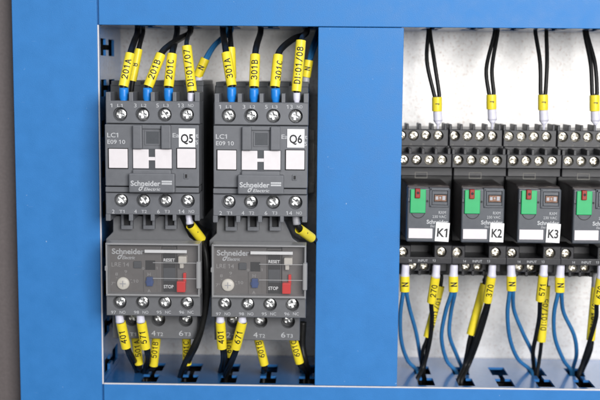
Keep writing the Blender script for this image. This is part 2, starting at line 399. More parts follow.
# ------------------------------------------------------------------ cable ducts
XA0, XA1 = P(16,200,-60).x, P(99.4,200,-60).x
XW = P(101.4,200,-60).x
XB0, XB1 = P(316.6,200,-60).x, P(400.6,200,-60).x
ZT = (P(110,25.0,-60).z + P(590,28.4,-60).z)/2
ZL = (P(110,385.2,-60).z + P(590,390.2,-60).z)/2
PITCH = 20.65; XS = P(505,384,-50).x; ZS = P(108,88,-50).z
def slots(lo, hi, phase):
    k0 = math.ceil((lo+6-phase)/PITCH); out = []
    while phase+k0*PITCH < hi-6: out.append(phase+k0*PITCH); k0 += 1
    return out
def wall(lo, hi, phase, place, t0, t1, parent):
    cs = slots(lo, hi, phase); us = [lo]
    for c in cs: us += [c-4.3, c-1.3, c+1.3, c+4.3]
    us.append(hi); vs = [-58.6, -56, -42.5, -35.5, -20, -1.2]
    def hole(u, v):
        for c in cs:
            if abs(u-c) < 4.3:
                if -56 < v < -42.5 or -35.5 < v < -20: return True
                if abs(u-c) < 1.3 and -42.5 < v < -35.5: return True
        return False
    b = new(); perforated(b, us, vs, hole, place, t0, t1); return build('side_wall', b, 'blue_in', parent)
def duct(label, x0, x1, z0, z1, vertical, inset=(0,0), trims=()):
    t = thing('cable_duct', ((x0+x1)/2, 0, (z0+z1)/2), label, 'cable duct', 'blue cable ducts framing the two bays')
    b = new(); box(b, x0, x1, -60, -58.8, z0, z1, .35, 3)
    i0, i1 = inset
    if vertical:
        box(b, x0+i0+1.6, x0+i0+2.4, -58.8, -52, z0+.5, z1-.5, 0); box(b, x1-i1-2.4, x1-i1-1.6, -58.8, -52, z0+.5, z1-.5, 0)
    else:
        box(b, x0+.5, x1-.5, -58.8, -52, z0+1.6+i0, z0+2.4+i0, 0); box(b, x0+.5, x1-.5, -58.8, -52, z1-2.4-i1, z1-1.6-i1, 0)
    build('duct_lid', b, 'blue', t)
    if vertical:
        wall(z0, z1, ZS, lambda u, v, tt: (tt, v, u), x0+i0+.2, x0+i0+1.5, t); wall(z0, z1, ZS, lambda u, v, tt: (tt, v, u), x1-i1-1.5, x1-i1-.2, t)
    else:
        wall(x0, x1, XS, lambda u, v, tt: (u, v, tt), z0+i0+.2, z0+i0+1.5, t); wall(x0, x1, XS, lambda u, v, tt: (u, v, tt), z1-i1-1.5, z1-i1-.2, t)
    b = new(); box(b, x0+i0*vertical+.3, x1-i1*vertical-.3, -1.1, -.1, z0+.3, z1-.3, 0); build('duct_base', b, 'blue_in', t)
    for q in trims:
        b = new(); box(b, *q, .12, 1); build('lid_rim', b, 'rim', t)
    return t
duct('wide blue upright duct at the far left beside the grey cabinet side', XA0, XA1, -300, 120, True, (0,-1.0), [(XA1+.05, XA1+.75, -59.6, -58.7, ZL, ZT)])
duct('blue horizontal duct running across the top over both bays', XA1+.9, 330, ZT, ZT+60, False)
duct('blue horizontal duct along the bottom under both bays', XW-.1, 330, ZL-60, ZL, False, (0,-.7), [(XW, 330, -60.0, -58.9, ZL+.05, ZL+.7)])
duct('blue upright duct in the middle between the contactors and the relays', XB0, XB1, ZL+.9, ZT-.3, True, (0.4,5.0))
def on_ledge(px, py):
    d = RT*((px-300)/FPX) + UP*((200-py)/FPX) + FW
    p = CAM + d*(ZL/d.z); p.y -= YOFF; return p

def bundle(label, pts_fn, n, rad):
    random.seed(11); t = thing('wire_bundle', pts_fn(0, 0, 0), label, 'wire bundle', 'wires lying inside the ducts')
    for k in range(n):
        a, c = random.uniform(-1, 1), (k+.5)/n*2-1
        line = [Vector(pts_fn(i/14, a*.5+.5*math.sin(i*1.3+k*2.1), c+.12*math.sin(i*.9+k))) for i in range(15)]
        b = new(); tube(b, catmull(line, 4), rad*random.uniform(.8, 1.1), 10); build('strand', b, 'wblack', t)
bundle('black wires lying in the bottom duct, seen through its slots', lambda u, a, c: (XW-20+u*330, -30+c*24, ZL-11+a*3.5), 9, 3.4)
bundle('black wires lying in the top duct, seen through its slots', lambda u, a, c: (XW-20+u*330, -30+c*24, ZT+11+a*3.5), 9, 3.4)
bundle('black wires running up inside the left upright duct', lambda u, a, c: (XA1-8+a*2.5, -30+c*24, -260+u*360), 11, 3.4)
# DIN rail behind the contactors and the sockets
def rail(label, x0, x1, zc, y1=-.2):
    t = new(); box(t, x0, x1, -2, y1, zc-13, zc+13, 0); box(t, x0, x1, -8, -1.9, zc-13, zc-12, 0); box(t, x0, x1, -8, -1.9, zc+12, zc+13, 0)
    box(t, x0, x1, -8.5, -7.3, zc-17.5, zc-12.2, .2); box(t, x0, x1, -8.5, -7.3, zc+12.2, zc+17.5, .2)
    o = build('mounting_rail', t, 'steel', None, ((x0+x1)/2, 0, zc)); tag(o, label, 'rail')
rail('galvanised steel rail carrying the two grey contactors', XW+3, XB0-1.5, P(150,160,-8).z)
rail('galvanised steel rail carrying the four black relay sockets', XB1+1.5, 300, P(500,205,-8).z)

# ------------------------------------------------------------------ contactor (designed as Q5)
ORG = P(152, 225, -8)
DX = P(214.2,115,-82).x - P(105.7,115,-82).x
def contactor():
    t = thing('contactor', ORG, 'dark grey contactor tagged Q5, with four white marker squares', 'contactor', 'contactors side by side on the rail')
    b = new()
    bx(b, 111, 84, 203.5, 219, -62, -9, .6)
    for q in ((111,80.5,119,86), (129,80.5,141,86), (151,80.5,163,86), (173,80.5,184,86), (196,80.5,203.5,86)): bx(b, *q, -62.2, -14, .4)
    bx(b, 106.5, 101.5, 199.3, 213, -77, -61, .5)
    build('housing', b, 'greyd', t)
    for (ya, yb, yc, fa, fb) in ((101,123.6,114.5,92,101.6), (193.2,214.8,200.6,214.2,221)):
        b = new(); x0, x1, z0, z1 = R(105.7, ya, 199.6, yb, -82)
        xx = (120,142.3,164.5,186.8) if ya < 150 else (121,143.2,165.3,187.6)
        hs = [(P(x,yc,-82).x, P(152,yc,-82).z, 3.35) for x in xx]
        holed(b, x0, x1, -82, -70, z0, z1, hs, 4)
        for k, (q0, q1) in enumerate(((105.7,110.5), (128.7,133), (150.5,154.6), (172.5,176.3), (194.6,199.6))):
            bx(b, q0, fa, q1, fb, -81.9, -64, .3)
        tb = build('terminal_block', b, 'grey', t)
        for h in hs: screw(SC1, h[0], -82+1.7, h[1], t)
        b = new()
        names = (('1','L1'),('3','L2'),('5','L3'),('13','NO')) if ya < 150 else (('2','T1'),('4','T2'),('6','T3'),('14','NO'))
        yt = 105.3 if ya < 150 else 211.4
        for x, (n1_, n2_) in zip((111.3,135.3,157.5,180.8) if ya < 150 else (113.3,135.5,158.5,181.5), names):
            w = (1.0 if n1_ == '1' else 1.3) if len(n1_) == 1 else 3.0
            txt(b, n1_, x-w, x+w, yt, 4, -82); txt(b, n2_, x+6-(0 if w < 2 else -1.2), x+11.2-(0 if w < 2 else -1.6), yt, 3.2, -82)
        build('printed_text', b, 'print', tb)
    b = new()
    bx(b, 105.0, 124.6, 199.0, 186.4, -84, -70, .5); bx(b, 105.3, 187.2, 198.8, 192.6, -83, -70, .4)
    bx(b, 132.5, 125.2, 141.8, 149, -87, -80, .5); bx(b, 161, 125.2, 170.6, 149, -87, -80, .5)
    bx(b, 141.9, 125.0, 160.9, 129.0, -85, -80, .3)
    for q in ((144.6,130.2,160,131.6), (144.6,143.8,160,145.2), (144.6,131.5,146,144), (158.6,131.5,160,144)): bx(b, *q, -84.4, -83, .12)
    bx(b, 132.4, 169.8, 171, 178, -86.6, -80, .6)
    bx(b, 183.6, 173.2, 188.4, 179, -84.5, -83, .25)
    build('front_cover', b, 'grey', t)
    b = new(); bx(b, 145.8, 131.4, 158.8, 143.9, -84.15, -83.5, 0); bx(b, 107.8, 148.0, 128.3, 168.9, -84.15, -83.5, .05); bx(b, 176.2, 148.0, 196.4, 168.9, -84.15, -83.5, .05)
    bx(b, 184.9,174.3,187.2,177.9,-84.6,-84.0,.05)
    build('marker_recess', b, 'hole', t)
    b0 = new(); bx(b0, 132.2, 148.6, 172.6, 169.7, -84.2, -83.5, .05); bx(b0, 145.9, 131.5, 158.7, 143.8, -84.3, -83.9, 0); build('blank_window', b0, 'greyd', t)
    for q in ((108.8,148.9,127.5,168), (133,149.3,148.6,168.4), (155,149.3,171.6,168.4), (177.1,148.9,195.5,168)):
        b = new(); bx(b, *q, -84.9, -84.0, .2); build('marker_plate', b, 'white', t)
    b = new(); bx(b, 148.3, 157.0, 155.3, 160.4, -84.7, -84.1, .1); build('marker_link', b, 'white', t)
    b = new(); bx(b, 128.7, 173.6, 174.6, 192.8, -88, -80, .6); npl = build('name_plate', b, 'grey', t)
    b = new(); logo(b, 130.6, 172, 183.2, 5.2, -88); build('printed_logo', b, 'print', npl)
    b = new(); txt(b, 'LC1', 107.2, 118.2, 134.9, 4.6, -84, .01); txt(b, 'E09 10', 107.4, 125.2, 141.7, 4.2, -84, .01)
    txt(b, 'EasyPact', 172.6, 198.4, 135.2, 4.4, -84, .01); txt(b, 'TVS', 189, 198, 142.2, 4.2, -84, .01)
    build('printed_text', b, 'print', t)
    return t
def sticker(parent, s, px0, py0, px1, py1, Y, dx, rot=0, dz=0):
    x0, x1, z0, z1 = R(px0, py0, px1, py1, Y); c = Vector(((x0+x1)/2, Y, (z0+z1)/2)); mt = Matrix.Translation(Vector((dx,0,dz))+c) @ Matrix.Rotation(rot, 4, 'Y') @ Matrix.Translation(-c)
    b = new(); box(b, x0, x1, Y, Y+.18, z0, z1, .04, 1); bmesh.ops.transform(b, matrix=mt, verts=b.verts); st = build('tag_sticker', b, 'paper', parent)
    b = new(); w = px1-px0; txt(b, s, px0+w*.13, px1-w*.13, (py0+py1)/2+.4, (py1-py0)*.46, Y, .022); bmesh.ops.transform(b, matrix=mt, verts=b.verts); build('tag_text', b, 'ink', st)
c1 = contactor()
c2 = copy_to(c1, DX, -.2, 'dark grey contactor tagged Q6, right of the Q5 one')
sticker(c1, 'Q5', 178.7, 128.4, 195.2, 147.2, -84.5, 0)
sticker(c2, 'Q6', 178.2, 128.0, 195.4, 146.6, -84.5, DX)

# ------------------------------------------------------------------ overload relay
def overload():
    t = thing('overload_relay', P(152, 345, -8), 'grey overload relay with clear cover hung under the Q5 contactor', 'overload relay', 'overload relays below the contactors')
    b = new()
    prism(b, [(113,216),(179,216),(189,237),(200,245),(106,245),(106,239),(113,232)], -68, -20, .4)
    bx(b, 107, 243, 201.5, 316, -73, -20, .6)
    build('housing', b, 'grey2', t)
    b = new()
    for x in (121, 143, 165): 
        bx(b, x, 213, x+2.6, 229, -71.5, -67, .3); bx(b, x+9, 213, x+11.6, 229, -71.5, -67, .3); bx(b, x, 225.5, x+11.6, 229.5, -72, -67, .3)
    build('link_bracket', b, 'grey', t)
    b = new()
    for x in (121, 143, 165): bx(b, x+2.2, 214, x+9.4, 226, -69, -67.5, 0)
    build('link_slot', b, 'hole', t)
    # front panel under the cover
    b = new(); bx(b, 108.5, 246, 161.5, 295, -77, -70, .4); bx(b, 162, 247, 176.5, 295, -75.6, -70, .3); bx(b, 177, 246, 197.5, 295, -76.6, -70, .3)
    bx(b, 143.5, 270, 156.5, 294, -77.5, -76, .2)
    fp = build('front_panel', b, 'panel', t)
    b = new(); bx(b, 145.4, 260.5, 155.2, 270.2, -77.2, -75, .05); bx(b, 163.2, 249, 175.6, 293.4, -76.0, -75, .05); build('panel_recess', b, 'hole', fp)
    b = new(); bx(b, 163.6, 268, 175.2, 281, -76.2, -75.2, .05); build('panel_strip', b, 'greyd', fp)
    b = new(); bx(b, 133.5, 261.5, 141.2, 268.3, -78.2, -76, .3); build('test_button', b, 'greyd', t)
    b = new(); c = P(123.3, 283.3, -77); lathe(b, [(0.1,-1.2),(2.6,-1.2),(3.0,-.9),(3.1,0)], c.x, c.z, -77.2); 
    d = build('adjusting_dial', b, 'dial', t)
    b = new(); box(b, c.x-1.5, c.x+1.5, -78.46, -78.3, c.z-.22, c.z+.22, 0); box(b, c.x-.22, c.x+.22, -78.48, -78.3, c.z-1.5, c.z+1.5, 0); build('dial_slot', b, 'fgrey', d)
    b = new(); bx(b, 146.2, 277.3, 152.6, 286.5, -79.4, -76, .4); bx(b, 145.4, 280.5, 153.4, 284, -78.9, -76, .3); build('mode_slider', b, 'navy', t)
    b = new(); bx(b, 178, 256.5, 186.6, 264, -80.5, -76, .5); bx(b, 179.5, 263, 183.5, 268.6, -79.6, -76, .4); build('reset_button', b, 'cream', t)
    b = new(); bx(b, 176.5, 281.5, 185.2, 292.6, -80.5, -76, .5); bx(b, 183, 273.2, 186, 284, -78.4, -76, .3); build('stop_button', b, 'redb', t)
    b = new(); logo(b, 111.8, 144.2, 251.2, 5.6, -77, bar=False)
    x0, x1, z0, z1 = R(144.8, 249.7, 187, 252.7, -79.8)
    build('printed_logo', b, 'print', t)
    b = new(); box(b, x0, x1, -81.0, -79.6, z0, z1, .15); build('white_strip', b, 'paper', t)
    b = new(); txt(b, 'LRE 14', 111.6, 129, 264.4, 4.6, -77); txt(b, 'H', 147.6, 150.6, 274.2, 3.6, -77.5); txt(b, 'A', 147.4, 150.8, 290.8, 3.6, -77.5)
    txt(b, '0', 142.2, 144.2, 268.4, 2.8, -77); txt(b, '1', 156.4, 157.4, 268, 2.8, -77)
    for s_, x, y in (('7', 112.4, 283.4), ('8', 116.6, 274), ('9', 125.8, 271.6), ('10', 135.8, 281)):
        w = 1.3*len(s_); txt(b, s_, x-w, x+w, y, 3.2, -77)
    for a in (175, 140, 75, 25, 5): 
        q = P(123.3+8.6*math.cos(math.radians(a)), 283.3-8.6*math.sin(math.radians(a)), -77); box(b, q.x-.35, q.x+.35, -77.05, -76.9, q.z-.1, q.z+.1, 0)
    build('printed_text', b, 'dim', t); b = new()
    txt(b, 'RESET', 163.6, 175, 260, 3.2, -76.2, .02); txt(b, 'STOP', 163.8, 173.6, 286.6, 3.4, -76.2, .02)
    build('printed_text', b, 'paper', t)
    # clear cover: shell of five plates with rims whitened to paint in edge highlights
    b = new(); x0, x1, z0, z1 = R(105.8, 243.4, 199.8, 296.4, -83)
    box(b, x0+.9, x1-.9, -83, -82.2, z0+.9, z1-.9, .1); cv = build('clear_cover', b, 'clear', t); b = new()
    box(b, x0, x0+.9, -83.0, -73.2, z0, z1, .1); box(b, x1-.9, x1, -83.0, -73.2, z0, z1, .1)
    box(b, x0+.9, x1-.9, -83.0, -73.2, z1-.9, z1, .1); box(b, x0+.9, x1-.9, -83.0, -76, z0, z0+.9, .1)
    bx(b, 106.6, 244.0, 199.2, 245.2, -83.6, -83, .25); bx(b, 106.6, 294.6, 199.2, 295.6, -83.6, -83, .25); bx(b, 196.2, 262, 200.8, 289, -84, -80, .5); bx(b, 104.6, 266, 107.2, 271, -83, -80, .4)  # top and bottom strips stand in for bright edge reflections
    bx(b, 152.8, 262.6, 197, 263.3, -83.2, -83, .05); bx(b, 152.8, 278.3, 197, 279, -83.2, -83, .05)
    build('cover_rim', b, 'rim_glare', cv)
    b = new(); x0, x1, z0, z1 = R(106.4, 296.2, 200.4, 316, -80)
    hs = [(P(x,302.8,-80).x, P(152,302.8,-80).z, 3.3) for x in (119.6,142.4,164.7,187)]
    holed(b, x0, x1, -80, -60, z0, z1, hs, 4); tb = build('terminal_block', b, 'grey2', t)
    for h in hs: screw(SC1, h[0], -78.4, h[1], t)
    b = new()
    for x, s1, s2 in ((113.5,'97','NO'),(136.4,'98','NO'),(159,'95','NC'),(181.6,'96','NC')): txt(b, s1, x-2.4, x+2.6, 312.2, 3.2, -80); txt(b, s2, x+6.2, x+12, 312.2, 3.2, -80)
    build('printed_text', b, 'print', tb)
    b = new(); x0, x1, z0, z1 = R(112.5, 313.5, 197.4, 338.8, -66)
    hs = [(P(x,319.6,-66).x, P(152,319.6,-66).z, 3.5) for x in (131.5,158.2,185.6)]
    holed(b, x0, x1, -66, -20, z0, z1, hs, 6); tb = build('lower_block', b, 'grey2', t)
    for h in hs: screw(SC1, h[0], -62.5, h[1], t)
    b = new()
    for x, s1, s2 in ((126.5,'2','T1'),(153.4,'4','T2'),(181,'6','T3')): txt(b, s1, x-2, x+2.2, 333.2, 5.6, -66); txt(b, s2, x+3.4, x+9.6, 334.2, 3.8, -66)
    build('printed_text', b, 'print', tb)
    return t
o1 = overload()
copy_to(o1, DX-.4, -.2, 'grey overload relay with clear cover hung under the Q6 contactor')

# ------------------------------------------------------------------ relay sockets (designed as K3)
YOFF = 21.0
TH = P(556.6,150,-65).x - P(502.6,150,-65).x
def socket():
    t = thing('relay_socket', P(532, 200, -8-YOFF), 'x', 'relay socket', 'black relay sockets in a row on the rail')
    b = new()
    bx(b, 504.5, 129, 556.2, 276, -50, -8.6-YOFF, .5); bx(b, 504, 146, 557.5, 156, -64, -49, .4); bx(b, 507.5, 168, 560.5, 177, -68, -49, .4)
    x0, x1, z0, z1 = R(503.4, 130, 556.4, 147.2, -65); hs = [(P(x,136.6,-65).x, P(530,136.6,-65).z, 2.55) for x in (508.9,521.4,533.9,546.4)]
    holed(b, x0, x1, -65, -49, z0, z1, hs, 3); H = [(h, -65) for h in hs]
    x0, x1, z0, z1 = R(507, 154.6, 561.6, 168.6, -76); hs = [(P(x,161,-76).x, P(530,161,-76).z, 2.5) for x in (513.4,526.4,539.4,552.2)]
    holed(b, x0, x1, -76, -49, z0, z1, hs, 3); H += [(h, -76) for h in hs]
    for x in (503.4, 514.2, 526.7, 539.2, 552.4): bx(b, x, 124.6, x+2.6, 131, -64.8, -52, .25)
    for x in (507, 518.6, 531.6, 544.6, 557.6): bx(b, x, 149.4, x+3.2, 156, -75.8, -60, .25)
    build('socket_body', b, 'black', t)
    for h, y in H: screw(SC2, h[0], y+.9, h[1], t)
    b = new(); bx(b, 506.5, 246, 561, 276, -60, -49, .4)
    for xa, xb, xc in ((506,519.5,511.6), (543,560.8,550.2)):
        x0, x1, z0, z1 = R(xa, 246.4, xb, 259.8, -76); h = (P(xc,253.4,-76).x, P(xc,253.4,-76).z, 2.6)
        holed(b, x0, x1, -76, -58, z0, z1, [h], 3); screw(SC2, h[0], -75.1, h[1], t)
    bx(b, 506.3, 258.4, 560.9, 265, -77, -58, .3)
    x0, x1, z0, z1 = R(512, 262, 554, 272.5, -68); hs = [(P(x,267.2,-68).x, P(530,267.2,-68).z, 2.35) for x in (519.4,531.2)]
    holed(b, x0, x1, -68, -58, z0, z1, hs, 2.6)
    for h in hs: screw(SC2, h[0], -67.4, h[1], t)
    for x in (515, 525, 536): bx(b, x, 270, x+3, 276.5, -68, -60, .3)
    lb = build('lower_terminal', b, 'black', t)
    b = new(); txt(b, '14', 517.6, 520.4, 261.8, 2.6, -77); txt(b, 'INPUT', 527, 536.6, 261.8, 2.6, -77); txt(b, '13', 541.6, 544.4, 261.8, 2.6, -77)
    build('printed_text', b, 'print', lb); b = new()
    for k, x in enumerate((505.9,518.2,530.8,543.2)):
        txt(b, str(k+1)+'4', x-.6, x+1.4, 145, 1.8, -65)
    for q in ((523,173.0,535.5,173.6),(523,178.6,535.5,179.2),(523,173.6,523.6,178.6),(534.9,173.6,535.5,178.6)): bx(b, *q, -68.1, -67.9, 0)
    build('printed_text', b, 'faint', lb)
    return t
SL = ['black relay socket with two rows of screws, under the relay tagged K1',
      'black relay socket with two rows of screws, behind and under the relay tagged K2',
      'black relay socket with two rows of screws, behind and under the relay tagged K3',
      'black relay socket with two rows of screws, cut by the right edge of the photo']
s3 = socket(); s3['label'] = SL[2]
for k in (0, 1, 3): copy_to(s3, TH*(k-2), 0, SL[k])
def relay():
    t = thing('plug_in_relay', P(538, 215, -55), 'x', 'relay', 'plug in relays seated in the sockets')
    b = new(); x0, x1, z0, z1 = R(517.9, 189.4, 560.7, 243.4, -88)
    box(b, x0-.1, x1+.1, -84.8, -51, z0+.2, z1+1.2, .9); build('case', b, 'smoke', t)
    b = new(); box(b, x0, x1, -88, -84.0, z0, z1, .7, 3)
    bx(b, 540.6, 188.9, 560.2, 192.0, -88.6, -86, .3); bx(b, 540.6, 206.4, 560.2, 208.6, -88.6, -86, .3); bx(b, 540.6, 189, 543, 208.5, -88.6, -86, .3); bx(b, 558.8, 189, 560.3, 208.5, -88.6, -86, .3)
    bx(b, 518.6, 199, 521, 203, -88.3, -86, .3)
    fr_ = build('front_face', b, 'relay', t)
    b = new(); bx(b, 543.2, 192.2, 558.6, 206.2, -88.1, -87.5, 0); c = P(529, 212.5, -88); lathe(b, [(3.6,-.1),(3.6,.3)], c.x, c.z, -88.0)
    c = P(520.2, 202.4, -88); lathe(b, [(.55,-.15),(.55,.2)], c.x, c.z, -88); c = P(538.2, 202.4, -88); lathe(b, [(.55,-.15),(.55,.2)], c.x, c.z, -88)
    build('face_recess', b, 'hole', fr_)
    b = new(); bx(b, 543.4, 192.4, 558.4, 195.4, -88.4, -87.6, .1); bx(b, 543.4, 203.2, 558.4, 206, -88.4, -87.6, .1); bx(b, 543.4, 195, 545, 203.6, -88.4, -87.6, .1);  build('window_frame', b, 'relay', t)
    b = new(); bx(b, 545.6, 196.2, 557.6, 202.6, -88.35, -87.8, .1); build('contact_window', b, 'copper', t)
    b = new()
    for q in ((546.6,197.6,549.4,201), (550.6,198,552.2,200), (553.4,197.2,556.6,201.4)): bx(b, *q, -88.6, -88.0, .15)
    build('contact', b, 'fgrey', t)
    b = new(); c = P(529, 211.0, -88); x0g, x1g, z0g, z1g = R(521.4, 190.6, 536.9, 214.4, -89)
    box(b, x0g, x1g, -89.2, -87.2, z0g, z1g, .35); gb = build('test_button', b, 'green', t)
    b = new(); c = P(529, 212.5, -88); lathe(b, [(3.2,-.16),(3.2,.2)], c.x, c.z, -88); build('button_rest', b, 'relay', fr_)
    b = new(); bx(b, 526.6, 190.0, 531.8, 199.6, -90.4, -88, .4); rl = build('latch_lever', b, 'red', t)
    b = new(); c = P(529.4, 194.2, -90.4); lathe(b, [(.7,-.1),(.7,.2)], c.x, c.z, -90.4); build('lever_hole', b, 'hole', rl)
    b = new(); bx(b, 519.2, 229.8, 543.4, 239.8, -88.7, -87.5, .25); build('marker_plate', b, 'white', t)
    b = new(); txt(b, 'RXM', 549.6, 556.8, 213.6, 3.0, -88); txt(b, '230 VAC', 543.4, 557, 217.8, 2.8, -88); txt(b, 'Schneider', 537.4, 559, 223, 4.0, -88, .03); txt(b, 'Electric', 541, 549, 227.2, 2.6, -88, .0, .25)
    build('printed_text', b, 'print', t)
    return t
r3 = relay(); r3['label'] = 'charcoal relay with green button, tagged K3'
RL = {0: 'charcoal relay with green button, tagged K1, next to the middle duct', 1: 'charcoal relay with green button, tagged K2', 3: 'charcoal relay with green button, half cut off at the right edge of the photo'}
rr = {2: r3}
for k in (0, 1, 3): rr[k] = copy_to(r3, TH*(k-2), 0, RL[k])
for k_, a_ in ((0, .006), (1, -.004), (3, -.005)): rr[k_].rotation_euler = (0, a_, a_*2)
for k, rt in ((0, .05), (1, .03), (2, .04), (3, -.03)): sticker(rr[k], 'K%d' % (k+1), 546.2, 223.8, 560.2, 242.8, -88.8, TH*(k-2), rt)

# ------------------------------------------------------------------ wires
YOFF = 0.0
def sleeve_on(parent, a, c, r, text, h=.56, roll=0, blank=False, bend=None):
    """yellow marker sleeve from a (top) to c (bottom) with its code reading upwards"""
    n = 8; axis = [c.lerp(a, k/n) for k in range(n+1)]
    if bend is not None: axis = [p + bend*math.sin(math.pi*k/n) for k, p in enumerate(axis)]
    b = new()
    out = [axis[0]] + axis + [axis[-1]]
    tube(b, axis, [r*.97]+[r]*(n-1)+[r*.97], 24, caps=False)
    tube(b, axis, r*.84, 24, caps=False)
    up = (a-c).normalized()
    # end rings
    def ring(p, rad):
        nn = Vector((0,-1,0)); nn = (nn-up*nn.dot(up)).normalized(); ll = nn.cross(up)
        return [b.verts.new(p+(nn*math.cos(2*math.pi*k/24)+ll*math.sin(2*math.pi*k/24))*rad) for k in range(24)]
    for p in (axis[0], axis[-1]):
        q0, q1 = ring(p, r*.97), ring(p, r*.84)
        for k in range(24): b.faces.new((q0[k], q0[(k+1)%24], q1[(k+1)%24], q1[k]))
    sl = build('marker_sleeve', b, 'yellow', parent)
    if text:
        L_ = (a-c).length; b = new(); vs, fs, tw = strokes(text)
        nn = Vector((0,-1,0)); nn = (nn-up*nn.dot(up)).normalized(); left = nn.cross(up)
        if left.x > 0: left = -left
        hh = 2*r*h; ln = min(L_*.86, tw*hh*1.06); 
        def f(x, y):
            u = .5+(x-.5)*ln/L_; ph = (y-.5)*hh/r + roll
            k = min(max(u, 0), .999)*n; i = int(k); ct = axis[i].lerp(axis[i+1], k-i)
            return ct + (nn*math.cos(ph)+left*math.sin(ph))*(r+.09)
        put(b, vs, fs, f); build('marker_text', b, 'ink', sl)
    return sl
def ferrule_on(parent, a, c, r0, r1, mt):
    b = new(); pts = [a.lerp(c, k/6) for k in range(7)]
    tube(b, pts, [r0*.94, r0, r0, r0, r0*.9+r1*.1, r1, r1], 18); return build('ferrule', b, mt, parent)
def keep_inside(pts, a, c, m):
    ax = a-c; L2 = ax.length_squared; out = []
    for p in pts:
        t = (p-c).dot(ax)/L2
        if -.04 < t < 1.04:
            q = c+ax*t; d = p-q
            if d.length > m: p = q+d*(m/d.length)
        out.append(p)
    return out
def wire(label, pts, r, mt, group, sleeve=None, fer=None, end=None, pair=None, name='wire', cat='wire'):
    """pts: list of Vectors; pair: second strand"""
    strands = [pts] + ([pair] if pair else [])
    strands = [[p if isinstance(p, Vector) else P(*p) for p in s] for s in strands]
    if end:
        for s in strands:
            dz = 14 if end == 'T' else -14
            s.append(s[-1]+Vector((0, 0, dz*.5))); s.append(s[-1]+Vector((0, 0, dz*.5)))
    org = strands[0][0]
    def path(s):
        c = catmull(s, 12)
        if sleeve: c = keep_inside(c, P(*sleeve[0]), P(*sleeve[1]), max(.05, sleeve[2]*.82-r))
        return c
    if pair:
        t = thing(name, org, label, cat, group)
        for s in strands: b = new(); tube(b, path(s), r, 12); build('strand', b, mt, t)
    else:
        b = new(); tube(b, path(strands[0]), r, 14); t = build(name, b, mt, None, org); tag(t, label, cat, group)
    if sleeve:
        a, c, sr_, text = sleeve[:4]; kw = sleeve[4] if len(sleeve) > 4 else {}
        sleeve_on(t, P(*a), P(*c), sr_, text, **kw)
    if fer:
        a, c, r0, r1, fm = fer; ferrule_on(t, P(*a), P(*c), r0, r1, fm)
    return t
GT = 'thick black wires entering the tops of the contactors'
def top(label, sx, sy, bx_, by_, text, fx, path, fm='fblue', r=1.6, **kw):
    wire(label, [(fx,99,-77),(fx,92,-77),(bx_,by_,-77),((sx+bx_)/2,(sy+by_)/2,-75.5),(sx,sy,-73)]+path, r, 'wblack', GT,
         ((sx,sy,-73), (bx_,by_,-77), 2.45, text, kw), ((fx+ (bx_-fx)*.3,by_+1.2,-77), (fx,103,-77), 2.25 if fm == 'fblue' else 1.75, 1.75 if fm == 'fblue' else 1.35, fm), 'T')
top('black wire with yellow sleeve marked 201A and blue ferrule', 130.4, 53.5, 123.4, 86.5, '201A', 124, [(134,42,-58),(137.5,32,-34)])
top('black wire with yellow sleeve marked 201B and blue ferrule', 161, 54, 148.2, 86.5, '201B', 147.4, [(169,45.5,-64),(180,38.5,-48),(190,32,-32)])
top('black wire with yellow sleeve marked 201C and blue ferrule', 172.2, 54, 168.6, 86.8, '201C', 168.6, [(174.5,44,-55),(177,32,-30)])
top('black wire with long yellow sleeve marked DI:01/07 and white ferrule', 186.6, 46, 192, 91.5, 'DI:01/07', 190.8, [(187.5,38,-55),(189.5,31,-36)], 'fwhite', 1.1)
top('black wire with yellow sleeve marked 301A, white digits printed on its insulation', 226.2, 52.8, 231.8, 86, '301A', 231.6, [(224.8,44,-62),(223,32,-38)])
top('straight black wire with yellow sleeve marked 301B and blue ferrule', 255.2, 54.6, 254, 87, '301B', 254, [(257,44,-58),(260.5,32,-32)])
top('black wire bending right with yellow sleeve marked 301C', 278.2, 55, 274.8, 87, '301C', 275.8, [(283,47,-64),(294,38.5,-48),(306,33,-32)], roll=-.55)
top('black wire with long yellow sleeve marked DI:01/08 and white ferrule', 301, 40.5, 296.3, 91.5, 'DI:01/08', 296.8, [(303.5,35,-58),(306.5,30,-40)], 'fwhite', 1.1)
# white print on the 301A wire
o301 = [o for o in bpy.data.objects if o.get('label', '').startswith('black wire with yellow sleeve marked 301A')][0]
b = new(); vs, fs, _ = strokes('2X1'); a = P(225.2, 50, -70.5-1.3); c = P(224.0, 34, -43-3.2)
put(b, vs, fs, lambda x, y: (a.lerp(c, x*.8)) + Vector((-(y-.5)*1.5, -.9, -.1))); build('wire_print', b, 'print', o301)
GR = 'thin wires behind the front row in the left bay'
wire('black wire with yellow sleeve half hidden behind the 201A sleeve', [(131,96,-62),(133,80,-62),(138.8,49,-60),(141.5,38,-46),(143,32,-28)], 1.2, 'wblack', GR, ((138.8,49,-60),(132.5,81,-62),2.0,'8'), end='T')
wire('black wire with yellow sleeve half hidden behind the 301A sleeve', [(232,96,-62),(232,80,-62),(231,49,-60),(230.5,40,-46),(230,32,-28)], 1.4, 'wblack', GR, ((230.6,47.5,-60),(231.6,78,-62),2.4,''), end='T')
wire('pair of blue wires with yellow sleeve marked N leaning between the contactors', [(198.6,92,-50),(199.2,80,-52),(204.6,60,-52),(213,46,-42),(226,32,-28)], 1.0, 'wblue', GR, ((205.4,58.5,-52),(197.6,76.5,-52),2.4,'N'), ((199.2,76,-52),(198.2,86,-51),2.0,1.6,'fwhite'), 'T', pair=[(199.8,92,-50),(200.6,80,-52),(206.6,61,-52),(216,45,-41),(231,32,-27)])
